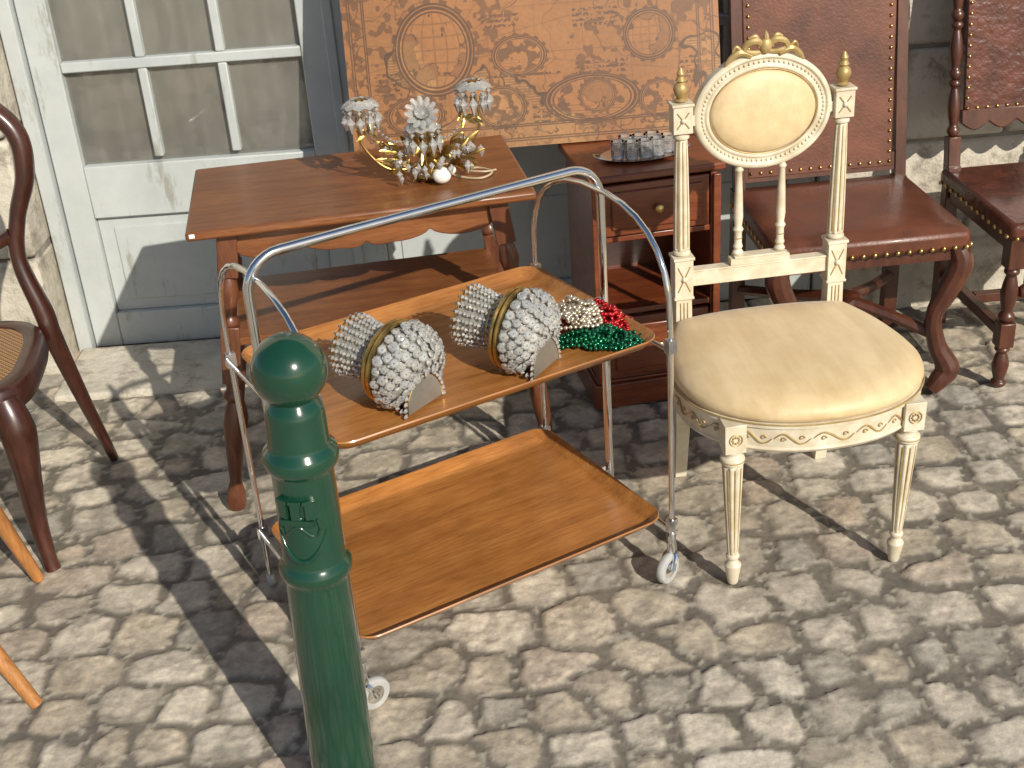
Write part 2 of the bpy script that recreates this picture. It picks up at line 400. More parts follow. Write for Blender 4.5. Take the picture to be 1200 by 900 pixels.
for sx in(-1,1):
    x=sx*.363; pts=[(x,-.250,.085),(x,-.250,.3),(x,-.250,.57)]
    for k in range(1,16):
        a=math.pi*(1-k/15)
        c_,s_=math.cos(a),math.sin(a)
        pts.append((x,.250*math.copysign(abs(c_)**.8,c_) ,.60+.215*abs(s_)**.8))
    pts+=[(x,.250,.57),(x,.250,.3),(x,.250,.012)]
    mb.tube(pts,.0062,12)
    for z in(.543,.123):
        mb.tube([(x,-.25,z),(x,.25,z)],.005,8)
        for yy in(-.25,0,.25): mb.box((x,yy,z+.012),(.02,.016,.03))
mb.obj('arched_side_frame',chrome,tr,ang=50)
wh=MB();fk=MB();hb=MB()
for sx in(-1,1):
    x=sx*.363;y=-.25
    wh.lathe([(.009,0),(.011,.003),(.010,.022),(.007,.026)],14,T((x,.25,0)))
    fk.lathe([(.0065,.058),(.0095,.060),(.011,.075),(.009,.09),(.0085,.115),(.0065,.118)],14,T((x,y,0)))
    Mf=T((x,y,0))@RZ(rad(-70 if sx>0 else 100))
    for s_ in(-1,1):
        fk.tube([(s_*.006,0,.068),(s_*.013,-.006,.06),(s_*.0135,-.016,.038),(s_*.0135,-.017,.034)],[.006,.006,.005,.006],8,Mf)
    W=Mf@T((0,-.018,.034))@RY(rad(90))
    wh.lathe([(.018,-.006),(.026,-.0085),(.032,-.008),(.0345,-.004),(.0345,.004),(.032,.008),(.026,.0085),(.018,.006)],28,W)
    hb.lathe([(.004,-.011),(.010,-.010),(.017,-.0075),(.0195,-.0082),(.0195,.0082),(.017,.0075),(.010,.010),(.004,.011)],20,W)
wh.obj('caster_tyres_and_tips',rubber,tr); hb.obj('caster_hubs',chrome,tr); fk.obj('caster_forks',chrome,tr)

# ------------------------------------------------------------------ things on trolley
c28,s28=math.cos(rad(29)),math.sin(rad(29))
def tw(a,b): return (-.124+a*c28-b*s28, 2.258+a*s28+b*c28)
netm=simple('silver_net',(.20,.19,.16),(.42,.40,.35),.4,.3,70,.8,.003,150)
ZT=.5555
def lampshade(name,x,y,ax):
    R0=.080; RZc=.062
    zc=ZT+R0-.004
    e=empty(name,(x,y,zc))
    d=Vector(ax).normalized(); yv=Vector((0,0,1)); yv=(yv-d*yv.dot(d)).normalized(); xv=yv.cross(d)
    Q=Matrix((xv,yv,d)).transposed(); e.rotation_mode='QUATERNION'; e.rotation_quaternion=Q.to_quaternion()
    def wz(p): return zc+(Q@Vector(p)).z
    g=MB(); c=MB(); s=MB()
    lim=ZT+.004
    def ringt(r,z,rt): g.tube([(r*math.cos(t),r*math.sin(t),z) for t in np.linspace(0,2*math.pi,40,endpoint=False)],rt,8,closed=True)
    ringt(.0775,.006,.0050); ringt(.0765,.017,.0045); ringt(.058,.112,.0022); ringt(.049,.044,.003)
    for k in range(8):
        t=k*math.pi/4; g.tube([(.076*math.cos(t),.076*math.sin(t),.016),(.060*math.cos(t),.060*math.sin(t),.032),(.049*math.cos(t),.049*math.sin(t),.044),(.058*math.cos(t),.058*math.sin(t),.112)],.0014,5)
    def dome(p,t,o=0):   # flattened front (bowl with a nearly flat face)
        sp=math.sin(p)**.72; cp=max(math.cos(p),0)**.60
        return Vector(((R0+o)*sp*math.cos(t),(R0+o)*sp*math.sin(t),-(RZc+o)*cp))
    def inplate(P): return P.z<-.030 and P.y<.0 and (P.x/.053)**2+((P.y+.066)/.068)**2<1
    for ri,pp in enumerate((86,73,59,45,32,20,10,1)):
        p=rad(pp); n=max(1 if pp<5 else 4,int(2*math.pi*math.sin(p)**.72/ .262))
        for k in range(n):
            t=2*math.pi*(k+.5*(ri%2))/n+random.uniform(-.04,.04)
            P=dome(p,t,random.uniform(0,.003)); nn=Vector((P.x/R0**2,P.y/R0**2,P.z/RZc**2)).normalized()
            nn=(nn+Vector([random.uniform(-.3,.3) for _ in range(3)])).normalized()
            if inplate(P) or wz(P)<lim+.006: continue
            M=T(P)@nn.to_track_quat('Z','Y').to_matrix().to_4x4()
            rr=random.uniform(.0088,.0112)
            c.lathe([(rr*.25,-.0022),(rr*.8,-.0016),(rr,0),(rr*.70,.0028),(rr*.45,.0031)],8,M)
            s.sphere(M@Vector((0,0,.0040)),.0014,6,4)
            b_=dome(min(p,rad(88))-rad(6.5) if p>rad(8) else p,t+.12,.004)
            if wz(b_)>lim and not inplate(b_): c.gem(b_,.0034,.008,6,None,random.random())
    vs=[];fs=[];na=36
    rings=[rad(a) for a in(90,75,60,45,30,15,2)]
    def clampv(P):
        P=Vector(P); k=wz(P)
        if k<ZT+.002: P=P+ (Q.transposed()@Vector((0,0,ZT+.002-k)))
        return P
    for p in rings:
        for k in range(na): vs.append(clampv(dome(p,2*math.pi*k/na,-.006)))
    for i in range(len(rings)-1):
        for k in range(na):k2=(k+1)%na; fs.append((i*na+k,i*na+k2,(i+1)*na+k2,(i+1)*na+k))
    net=MB().add(vs,fs)
    for k in range(30):
        t=2*math.pi*k/30
        for q in range(4):
            f=q/3; r=.072+(.050-.072)*f; P=(r*math.cos(t),r*math.sin(t),.021+.020*f)
            if wz(P)>lim: c.gem(P,.0044,.0085,6,None,random.random())
    for k in range(24):
        t=2*math.pi*k/24
        for q in range(8):
            f=q/7; r=.050+.009*f+.002*math.sin(q*2.2); c.gem((r*math.cos(t),r*math.sin(t),.050+.058*f),.0048,.0095,6,None,random.random())
        s.sphere((.060*math.cos(t),.060*math.sin(t),.116),.0030,6,4)
    vs=[];fs=[]
    for (r,z) in((.070,.014),(.046,.044),(.053,.110)):
        for k in range(na): t=2*math.pi*k/na; vs.append(clampv((r*math.cos(t),r*math.sin(t),z)))
    for i in range(2):
        for k in range(na):k2=(k+1)%na; fs.append((i*na+k,i*na+k2,(i+1)*na+k2,(i+1)*na+k))
    net.add(vs,fs)
    # flat bevelled semicircular plate set flush in the lower front
    MP=T((0,-.066,-.0590))@RX(rad(6))
    out=[(.048*math.cos(t),.060*math.sin(t)) for t in np.linspace(0,math.pi,20)]
    n=len(out); vs=[(a,b_,-.004) for a,b_ in out]+[(a,b_,.0) for a,b_ in out]
    fs=[tuple(range(n)),tuple(range(2*n-1,n-1,-1))]+[(i,i+n,(i+1)%n+n,(i+1)%n) for i in range(n)]
    MB().add(vs,fs,MP).obj('bevelled_plate',mirror,e,bevel=.001)
    g.tube([MP@Vector((.049*math.cos(t),.061*math.sin(t),-.003)) for t in np.linspace(0,math.pi,24)],.0016,6)
    for k in range(19):
        t=math.pi*k/18; P=MP@Vector((.054*math.cos(t),.066*math.sin(t),-.003)) 
        if wz(P)>lim: c.gem(P,.0056,.008,8,None,0)
    for sx in(-1,1):
        for q in range(5):
            P=Vector((sx*.052,-.060+q*.004,-.050+q*.010)); 
            if wz(P)>lim: c.gem(P,.0052,.010,6)
    net.obj('inner_net',netm,e); g.obj('gilt_frame',gilt,e); c.obj('cut_crystals',crystalm,e,smooth=False); s.obj('silver_pins',silver,e)
    return e
x,y=tw(-.160,-.125); lampshade('crystal_lampshade',x,y,(-.78,.62,.10))
x,y=tw(.088,-.140); lampshade('crystal_lampshade.001',x,y,(-.84,.54,.10))
def beadmat(n,c1,c2): return simple(n,c1,c2,.12,.85,30,0,coat=.5)
def heap(name,mat,cx_,cy_,rx,ry,n_st,z0,h,rb=.0048):
    mb=MB()
    for s_ in range(n_st):
        ph=random.random()*6.28; k1=random.choice((1,2,2,3)); rr=random.uniform(.3,1); ox=random.uniform(-.25,.25)*rx; oy=random.uniform(-.25,.25)*ry
        pts=[]
        N=400
        for i in range(N):
            t=2*math.pi*i/N
            r=rr*(1+.28*math.sin(k1*t+ph)+.12*math.sin(5*t+ph*2))
            px=ox+rx*r*.8*math.cos(t); py=oy+ry*r*.8*math.sin(t)
            d=min(1,((px/rx)**2+(py/ry)**2)**.5); zz=z0+rb+(s_/n_st)*h*(1-d**2)+.003*math.sin(3*t+ph)
            pts.append(Vector((cx_+px,cy_+py,max(z0+rb,zz))))
        last=pts[0]; mb.sphere(last,rb,8,5)
        for p in pts:
            if (p-last).length>rb*1.95: mb.sphere(p,rb,8,5); last=p
    return mb.obj(name,mat,None,ang=60)
zt=ZT
x,y=tw(.262,-.116)
heap('green_bead_necklace',beadmat('green_beads',(.0,.13,.055),(.01,.22,.10)),x+.008,y-.036,.080,.046,15,zt,.040)
heap('red_bead_necklace',beadmat('red_beads',(.38,.008,.012),(.58,.015,.02)),x+.014,y+.036,.076,.056,18,zt,.056)
heap('silver_bead_necklace',beadmat('silver_beads',(.62,.50,.34),(.8,.74,.62)),x-.026,y+.010,.056,.050,16,zt+.036,.044)

# ------------------------------------------------------------------ side table
tb=empty('side_table',(-.332,2.892,0),rad(8))
mb=MB(); mb.box((0,0,.709),(.78,.475,.022)); mb.obj('table_top',walnut,tb,bevel=.007)
mb=MB()
def scallop(w,ztop,zb,n=60,amp=.022,per=4):
    out=[(-w/2,ztop)]
    for i in range(n+1):
        t=i/n; x=-w/2+w*t; a=abs(math.sin(math.pi*per*t))**.6
        out.append((x,zb+amp*(1-a) + (0 if abs(t-.5)>.1 else -.012*math.cos(math.pi*(t-.5)/.2))))
    out.append((w/2,ztop)); return out
mb.prism(scallop(.585,.697,.625),.018,T((0,-.185,0)))
mb.prism(scallop(.585,.697,.625),.018,T((0,.185,0)))
for sx in(-1,1): mb.box((sx*.305,0,.66),(.018,.33,.072))
mb.box((0,0,.425),(.655,.375,.02)); 
mb.obj('apron_and_shelf',walnut,tb,bevel=.003)
mb=MB()
legp=[(.020,0),(.024,.02),(.021,.045),(.014,.075),(.017,.11),(.022,.17),(.024,.22),(.018,.27),(.013,.285),(.021,.295),(.021,.305),(.014,.315),(.0145,.335)]
legp2=[(.0145,.47),(.022,.478),(.022,.488),(.014,.50),(.018,.525),(.024,.55),(.019,.58),(.014,.595)]
for sx in(-1,1):
    for sy in(-1,1):
        top=Vector((sx*.305,sy*.185,.69)); bot=Vector((sx*.395,sy*.215,0)); L=(top-bot).length; M=align(bot,top)
        mb.lathe([(r*1.02,z*L/.69) for r,z in legp],20,M); mb.lathe([(r,z*L/.69) for r,z in legp2],20,M)
        zz=Matrix.Translation(bot)@ (Vector((0,0,1)).rotation_difference((top-bot).normalized())).to_matrix().to_4x4()
        mb.box((0,0,.405*L/.69),(.043,.043,.14),zz); mb.box((0,0,.645*L/.69),(.045,.045,.105),zz)
mb.obj('turned_legs',walnut_v,tb,bevel=.002)
stick=simple('paper_label',(.8,.8,.78),(.85,.85,.82),.8); MB().box((-.375,-.2385,.712),(.012,.0015,.009)).obj('price_sticker',stick,tb)

# ------------------------------------------------------------------ crystal sconce on table
sc=empty('crystal_wall_sconce',(-.160,2.86,.7205),rad(6))
g=MB();c=MB();w_=MB()
def leafg(P,dirv,L,wd,bend=.3):
    d=Vector(dirv).normalized(); side=d.cross(Vector((0,-1,.25))).normalized(); up=side.cross(d)
    vs=[];n=6
    for i in range(n+1):
        t=i/n; ww=wd*math.sin(math.pi*min(1,t*.94+.06))**.8*(1 if i%2 else .72); cpt=Vector(P)+d*L*t+up*(bend*L*t*t)
        vs+=[cpt-side*ww,cpt+up*ww*.35,cpt+side*ww]
    fs=[]
    for i in range(n):
        for k in(0,1): fs.append((3*i+k,3*i+k+1,3*i+k+4,3*i+k+3))
    g.add(vs,fs)
g.lathe([(.004,.0),(.03,.002),(.034,.010),(.018,.02),(.012,.04),(.02,.06),(.012,.08),(.016,.10),(.006,.13)],18)
cups=[(-.138,-.01,.180),(.120,0,.195),(-.005,-.045,.125)]
for (px,py,pz) in cups:
    g.tube(cr([(0,0,.055),(px*.35,py*.5,.03),(px*.75,py,.045),(px*1.08,py,pz*.62),(px,py,pz)],8),[.0045,.0035,.003,.003,.0035],8)
    g.tube(cr([(px*.6,py*.7,.038),(px*.5,py,.085),(px*.75,py,.10),(px*.7,py,.07)],7),[.003,.0025,.001],6)
    g.lathe([(.006,0),(.014,.006),(.020,.012),(.022,.014),(.014,.015),(.011,.018),(.011,.024),(.004,.025)],16,T((px,py,pz)))
    for k in range(10):
        t=2*math.pi*k/10+.2
        c.lathe([(.004,0),(.013,.001),(.016,.005),(.007,.006)],6,T((px+.030*math.cos(t),py+.030*math.sin(t),pz+.013))@RZ(t)@RY(rad(35)))
        x0=px+.038*math.cos(t);y0=py+.038*math.sin(t)
        c.gem((x0,y0,pz+.000),.006,.012); c.gem((x0,y0,pz-.028),.0105,random.uniform(.036,.050),6)
    for k in range(7):
        t=random.random()*6.28; leafg((px*.9+random.uniform(-.02,.02),py,pz*.75+random.uniform(-.02,.02)),(math.cos(t),-.2,math.sin(t)),.03,.006,.3)
for k in range(46):
    t=random.uniform(-1,1); P=(t*.10,random.uniform(-.035,.015),random.uniform(.03,.11)-.02*abs(t))
    leafg(P,(t*1.2+random.uniform(-.5,.5),random.uniform(-.6,.1),random.uniform(-.3,1.1)),random.uniform(.025,.055),random.uniform(.005,.009),random.uniform(-.3,.5))
for lay,(rs,tilt) in enumerate(((1.15,-18),(.80,-45))):
    for k in range(12):
        t=2*math.pi*(k+.5*lay)/12
        M=T((-.005,-.055,.165))@RX(rad(55))@RZ(t)@RY(rad(tilt))@Matrix.Scale(rs,4)
        c.add([(0.004,-.003,0),(.018,-.009,.003),(.036,-.004,.008),(.038,.0,.008),(.036,.004,.008),(.018,.009,.003),(.004,.003,0),(.02,0,.010)],[(0,1,7),(1,2,7),(2,3,7),(3,4,7),(4,5,7),(5,6,7),(6,0,7),(0,6,5,4,3,2,1)],M)
c.sphere((-.005,-.063,.172),.010,8,6)
bulbm=simple('white_bulb',(.78,.74,.66),(.85,.82,.76),.3); w_.sphere((.028,-.062,.024),.019,18,10,(1.15,1,1)); w_.sphere((.052,-.062,.034),.010,12,8)
w_.obj('bulb',bulbm,sc)
def chain(a,b,sag,n):
    for i in range(n+1):
        t=i/n; p=Vector(a).lerp(Vector(b),t); p.z-=sag*4*t*(1-t); c.gem(p,.0045,.008,6,None,i)
chain((-.135,-.04,.185),(-.01,-.05,.135),.05,16); chain((.118,-.03,.195),(0,-.05,.135),.055,16); chain((-.06,-.04,.07),(.06,-.05,.07),.05,14)
for k in range(54):
    t=random.uniform(-.10,.13); c.gem((t,random.uniform(-.080,.02),random.uniform(.018,.085)),.0075,random.uniform(.018,.034),6,None,random.random())
cable=simple('cable',(.42,.33,.2),(.55,.45,.3),.5)
mb=MB()
mb.tube(cr([(.02,.0,.03),(.07,-.02,.004),(.12,-.05,.004),(.15,-.01,.004),(.12,.03,.004),(.09,.0,.010),(.13,-.03,.012),(.16,.0,.004)],8),.0025,6); mb.obj('cable',cable,sc)
g.obj('gilt_arms_and_leaves',gilt,sc); c.obj('crystal_drops',crystalm,sc,smooth=False)

# ------------------------------------------------------------------ nightstand
ns=empty('bedside_cabinet',(.372,3.170,0),rad(9))
mb=MB(); W=.325;D=.30
mb.box((0,0,.640),(W+.035,D+.03,.02)); mb.obj('top',mahog,ns,bevel=.005)
mb=MB()
mb.box((-W/2+.009,0,.35),(.018,D,.56)); mb.box((W/2-.009,0,.35),(.018,D,.56)); mb.box((0,D/2-.006,.35),(W-.037,.01,.56))
for z in(.475,.27,.076): mb.box((0,-.004,z),(W-.037,D-.012,.016))
mb.box((0,0,.035),(W+.03,D+.03,.07)); mb.box((0,0,.0745),(W+.012,D+.012,.009))
for sx in(-1,1): mb.box((sx*(W/2-.004),-D/2-.004,.35),(.020,.014,.54))
mb.obj('carcass',mahog,ns,bevel=.003)
mb=MB(); mb.box((0,-D/2-.001,.555),(W-.05,.018,.135)); mb.box((0,-D/2-.012,.555),(W-.085,.008,.10)); 
mb.box((0,-D/2-.001,.173),(W-.05,.018,.17)); mb.box((0,-D/2-.012,.173),(W-.085,.008,.13)); mb.obj('drawer_fronts',mahog,ns,bevel=.004)
mb=MB()
for z in(.555,.173): mb.lathe([(.004,0),(.006,.008),(.011,.014),(.011,.018),(.004,.023)],14,T((0.0,-D/2-.015,z))@RX(rad(90)))
mb.obj('knobs',brass,ns)
gt=empty('silver_tray_with_glasses',(.375,3.135,.651),rad(12))
mb=MB(); mb.lathe([(.09,0),(.095,.002),(.108,.008),(.111,.008),(.097,.0035),(.02,.0025)],44,Matrix.Diagonal((1,.62,1,1)))
for s_ in(-1,1): mb.tube(cr([(s_*.105,-.02,.008),(s_*.125,-.012,.014),(s_*.125,.012,.014),(s_*.105,.02,.008)],6),.0025,8)
mb.obj('oval_tray',silver,gt)
GL=((-.068,-.012),(-.036,-.028),(0,-.030),(.034,-.026),(.068,-.008),(-.036,.022),(0,.018),(.036,.022))
mb=MB();n=18
for (gx,gy) in GL:
    vs=[];fs=[]
    for r_,z_ in((.013,.0035),(.0165,.006),(.0185,.050)):
        for k in range(n): t=2*math.pi*k/n; vs.append((gx+r_*math.cos(t),gy+r_*math.sin(t),z_))
    for i in range(2):
        for k in range(n): k2=(k+1)%n; fs.append((i*n+k,i*n+k2,(i+1)*n+k2,(i+1)*n+k))
    fs.append(tuple(range(n-1,-1,-1))); mb.add(vs,fs)
mb.obj('shot_glasses',drinkglass,gt)
mb=MB()
for (gx,gy) in GL:
    for zz,rr in((.0495,.0184),(.030,.0178),(.034,.0179)): mb.tube([(gx+rr*math.cos(t),gy+rr*math.sin(t),zz) for t in np.linspace(0,2*math.pi,18,endpoint=False)],.0008,5,closed=True)
mb.obj('glass_rims',silver,gt)

# ------------------------------------------------------------------ antique map board
nx,nz=740,560; Wm,Hm=.985,.76
u=np.linspace(0,Wm,nx); v=np.linspace(0,Hm,nz); UU,VV=np.meshgrid(u,v)
base=lerp(np.array([.26,.115,.034]),np.array([.43,.215,.075]),fbm(UU,VV,6,4,3)[...,None])
ink=np.array([.040,.017,.008])
inkm=np.zeros(UU.shape)
def addl(m,s=1.): 
    global inkm; inkm=np.maximum(inkm,m*s)
wx=UU+.03*(fbm(UU,VV,14,3,5)-.5)*2; wy=VV+.03*(fbm(UU,VV,14,3,7)-.5)*2
land=fbm(wx,wy,3.6,4,11)
gr=np.abs(land-.5)
addl(1-sst(.004,.008,gr),.95)
landm=sst(.5,.505,land)
base=lerp(base,np.array([.27,.10,.025]),(landm*.6)[...,None])
addl((np.sin(VV*900)>.2)*(gr<.035)*(1-landm),.5)
riv=np.abs(fbm(wx,wy,8,3,21)-.5); addl((1-sst(.003,.010,riv))*landm,.6)
mtn=sst(.60,.64,fbm(UU,VV,48,2,51))*(vn(UU,VV,7,8)>.45); addl(mtn*landm,.6)
for k in range(9):
    a=.2+k*.35; addl((1-sst(.0006,.0016,np.abs((UU-.26)*math.sin(a)-(VV-.26)*math.cos(a)))),.35)
for k in range(1,8): addl(1-sst(.0005,.0014,np.abs(UU-.125*k)),.4); addl(1-sst(.0005,.0014,np.abs(VV-.12*k)),.4)
def ell(cx_,cy_,rx,ry,fill=True,dens=1.0):
    global base,inkm
    d=np.sqrt(((UU-cx_)/rx)**2+((VV-cy_)/ry)**2)
    inkm=np.where(d<1.12,inkm*.1,inkm)
    base=np.where((d<.95)[...,None],base*1.10,base)
    for q,wd in((1,.05),(.9,.03),(1.09,.035)): addl(1-sst(wd*.5,wd,np.abs(d-q)),.9)
    th=np.arctan2((VV-cy_)/ry,(UU-cx_)/rx); addl((np.abs(d-1.16)<.05)*(np.sin(th*16)>.1),.7)
    if fill:
        t=fbm(UU,VV,60,3,int(cx_*90)); addl((sst(.50,.55,t))*(d<.86),.75*dens)
        addl((np.abs(np.sin(VV*420))<.3)*(d<.86)*(VV<cy_-ry*.2),.5)
    else:
        a_=(UU-cx_)/rx; b_=(VV-cy_)/ry
        for q in(.0,.35,.7):   # meridians and parallels of a hemisphere
            addl((1-sst(.012,.03,np.abs(np.abs(a_)-q*np.sqrt(np.clip(1-b_**2,0,1)))))*(d<.9),.4)
            addl((1-sst(.012,.03,np.abs(np.abs(b_)-q*(1-.12*(1-a_**2)))))*(d<.9),.4)
        t=fbm(UU,VV,17,4,5); addl((1-sst(.006,.02,np.abs(t-.5)))*(d<.88),.85); addl((t>.5)*(d<.88)*1.,.38)
ell(.235,.265,.094,.107,False); ell(.455,.235,.066,.048); ell(.80,.265,.062,.060,False)
ell(.40,.105,.060,.050); ell(.64,.112,.115,.058); ell(.655,.118,.045,.040,False); ell(.82,.10,.050,.045); ell(.17,.10,.070,.045); ell(.55,.44,.07,.06); ell(.27,.52,.10,.09,False)
for (x0,x1,y0,n_) in((.36,.56,.185,1),(.60,.74,.205,3),(.075,.14,.21,5),(.60,.72,.34,4),(.36,.46,.34,3),(.87,.93,.2,6),(.48,.58,.10,4)):
    for k in range(n_):
        yy=y0-k*.013; addl((UU>x0)*(UU<x1)*(np.abs(VV-yy)<.0038)*(vn(UU,VV,210,k)>.48),.8)
bd=np.minimum(np.minimum(UU,Wm-UU),np.minimum(VV,Hm-VV))
orn=np.abs(fbm(UU,VV,40,3,33)-.5); addl((1-sst(.015,.07,orn))*(bd<.052)*(bd>.022),.75)
for q in(.016,.022,.053,.058): addl(1-sst(.0008,.0024,np.abs(bd-q)),.9)
fleck=sst(.60,.68,fbm(UU,VV,80,2,41)); addl(fleck*(1-landm),.4)
colm=lerp(base,ink,(inkm*.88)[...,None])
colm=colm*(.72+.52*fbm(UU,VV,3,2,9))[...,None]
mp=empty('antique_map_board',(-.372,3.275,.652))
mp.rotation_euler=(rad(-16),0,rad(1.0))
mm=attr_mat('aged_map_print',.48,.1,.0006,120,90,.1,.8)
mo=grid_obj('map_print',UU,np.full(UU.shape,-.0065),VV,colm,mm); mo.parent=mp
bm_=simple('board_edge',(.20,.08,.03),(.30,.13,.05),.6); MB().box((Wm/2,0,Hm/2),(Wm,.0125,Hm)).obj('board',bm_,mp)

# ------------------------------------------------------------------ cream medallion chair
cc=empty('cream_medallion_chair',(.592,2.422,0),rad(6))
def seat_outline(s=1,n=72,grow=0):
    out=[]
    for i in range(n):
        t=2*math.pi*i/n; cx_,sy_=math.cos(t),math.sin(t)
        if sy_<=0: x=.258*math.copysign(abs(cx_)**.92,cx_); y=-.066-.222*abs(sy_)**.95
        else:
            y=-.066+.275*abs(sy_)**.75; f=(y+.066)/.275
            x=cx_/max(abs(cx_),1e-6)*(.258-.07*f*f)*min(1,(abs(cx_)*2.2)**.8)
        d=math.hypot(x,y+.06) or 1
        out.append(((x)*(s+grow/d),-.06+(y+.06)*(s+grow/d)))
    return out
def loft(mb,rings,cap0=True,cap1=True):
    n=len(rings[0]); vs=[p for r in rings for p in r]; fs=[]
    for k in range(len(rings)-1):
        for i in range(n): j=(i+1)%n; fs.append((k*n+i,k*n+j,(k+1)*n+j,(k+1)*n+i))
    if cap0: fs.append(tuple(range(n-1,-1,-1)))
    if cap1: fs.append(tuple((len(rings)-1)*n+i for i in range(n)))
    mb.add(vs,fs)
def ring(s,z,grow=0): return [(x,y,z) for x,y in seat_outline(s,72,grow)]
mb=MB(); loft(mb,[ring(1,.402,-.012),ring(1,.406,-.002),ring(1,.418,.003),ring(1,.430,-.002),ring(.93,.4435),ring(.82,.4520),ring(.65,.4580),ring(.45,.4615),ring(.2,.463),ring(.05,.4635)])
mb.obj('seat_cushion',silkm,cc,ang=70)
mb=MB(); loft(mb,[ring(1,.338,-.014),ring(1,.338,-.004),ring(1,.345,.001),ring(1,.349,-.003),ring(1,.390,-.003),ring(1,.394,.003),ring(1,.402,.003),ring(1,.4035,-.006)])
mb.obj('seat_rail',creampaint,cc,ang=40)
mb=MB(); ro=seat_outline(1,288,.0035); mb.tube([(x,y,.403) for x,y in ro],.0018,6,closed=True)
ro2=seat_outline(1,360,-.0015)
front=[p for p in ro2 if p[1]<.08]
front.sort(key=lambda p: math.atan2(p[0],-(p[1]+.0)))
N=len(front)
for a0 in range(6,N-14,17):
    pts=[]
    for q in range(17):
        t=q/16; i=min(N-1,a0+int(q)); pts.append((front[i][0],front[i][1],.3695+.011*math.sin(t*6.28)))
    mb.tube(pts,[.0008,.0018,.0022,.0018,.0008],6)
    for o_,sg in((4,1),(12,-1)):
        x_,y_=front[min(N-1,a0+o_)]; a=math.atan2(x_,-y_)
        mb.tube([(x_+.006*(1-q*.09)*math.cos(q*.7*sg)*math.cos(a),y_+.006*(1-q*.09)*math.cos(q*.7*sg)*math.sin(a),.3695-sg*.002+.006*(1-q*.09)*math.sin(q*.7)) for q in range(9)],.0013,5)
mb.obj('carved_scrollwork',giltpaint,cc)
mb=MB(); gl=MB()
for sx in(-1,1):
    bx,by=sx*.178,-.226
    top=Vector((sx*.186,-.228,.40)); bot=Vector((bx,by,0)); M=Matrix.Translation(bot)@ (Vector((0,0,1)).rotation_difference((top-bot).normalized())).to_matrix().to_4x4()
    mb.box((0,-.002,.368),(.044,.046,.064),M)
    mb.lathe([(.007,0),(.011,.004),(.0135,.020),(.0165,.040),(.018,.050),(.012,.058),(.0105,.064),(.0145,.070),(.0145,.075),(.0112,.079)],24,M)
    mb.lathe([(.0118,.079),(.0150,.14),(.0185,.22),(.0218,.29),(.0222,.300)],48,M,flute=8,fd=.16)
    mb.lathe([(.016,.300),(.0245,.304),(.0255,.311),(.0245,.317),(.018,.321),(.018,.328),(.0225,.331),(.0225,.337)],24,M)
    for k in range(8):
        t=2*math.pi*(k)/8
        gl.tube([( (r)*math.cos(t),(r)*math.sin(t),z) for r,z in((.0102,.085),(.0132,.15),(.0165,.22),(.0186,.293))],[.0010,.0014,.0018,.0020],6,M)
    gl.tube([(.0248*math.cos(t),.0248*math.sin(t),.311) for t in np.linspace(0,6.28,20,endpoint=False)],.0016,6,M,closed=True)
    Mr=M@T((0,-.026,.368))@RX(rad(90))
    gl.tube([(.013*math.cos(t),.013*math.sin(t),0) for t in np.linspace(0,6.28,18,endpoint=False)],.0013,6,Mr,closed=True)
    for k in range(8): 
        t=k*math.pi/4; gl.sphere(Mr@Vector((.007*math.cos(t),.007*math.sin(t),0)),.0024,8,5)
mb.obj('front_legs',creampaint,cc,bevel=.0015)
mb=MB()
for sx in(-1,1):
    x=sx*.176
    for (z0,z1,y0,y1,w0,w1) in((0,.16,.226,.206,.028,.034),(.16,.34,.206,.198,.034,.040),(.34,.49,.198,.198,.040,.036)):
        vs=[]
        for z,yy,w in((z0,y0,w0),(z1,y1,w1)):
            for a,b_ in((-1,-1),(1,-1),(1,1),(-1,1)): vs.append((x+a*w/2,yy+b_*w/2,z))
        mb.add(vs,[(0,3,2,1),(4,5,6,7),(0,1,5,4),(1,2,6,5),(2,3,7,6),(3,0,4,7)])
    mb.box((x,.199,.535),(.042,.042,.088)); mb.box((x,.199,.583),(.048,.048,.007)); mb.box((x,.199,.489),(.046,.046,.006))
    mb.lathe([(.013,.586),(.0195,.590),(.0195,.596),(.014,.600)],20,T((x,.200,0)))
    mb.lathe([(.0185,.600),(.018,.68),(.0155,.80),(.0135,.848)],48,T((x,.201,0)),flute=8,fd=.16)
    mb.lathe([(.011,.848),(.0175,.852),(.0175,.858),(.012,.862)],20,T((x,.201,0)))
    mb.box((x,.203,.893),(.042,.040,.058)); mb.box((x,.203,.925),(.048,.046,.006))
    for k in range(8):
        t=2*math.pi*k/8; gl.tube([(x+r*math.cos(t),.201+r*math.sin(t),z) for r,z in((.0158,.606),(.0152,.68),(.0130,.80),(.0114,.845))],[.0018,.0017,.0015,.0012],6)
    for dx in(-.008,0,.008): gl.tube([(x+dx,.1785,.415),(x+dx,.1795,.478)],.0014,6)
    gl.tube([(x-.014,.1775,.505),(x+.014,.1775,.565)],.0014,6); gl.tube([(x+.014,.1775,.505),(x-.014,.1775,.565)],.0014,6); mb.sphere((x,.177,.535),.0065,10,6)
    gl.tube([(x-.013,.182,.876),(x+.013,.182,.910)],.0013,6); gl.tube([(x+.013,.182,.876),(x-.013,.182,.910)],.0013,6); mb.sphere((x,.182,.893),.006,10,6)
    gl.lathe([(.007,.928),(.015,.932),(.009,.937),(.013,.945),(.0165,.955),(.014,.964),(.008,.970),(.012,.974),(.007,.982),(.009,.988),(.003,1.0)],16,T((x,.203,0)))
    mb.box((sx*.150,.203,.888),(.024,.020,.022))
mb.box((0,.199,.530),(.31,.024,.034)); mb.box((0,.199,.549),(.31,.028,.004))
mb.box((0,.199,.559),(.135,.026,.016)); mb.box((0,.199,.5695),(.118,.030,.005))
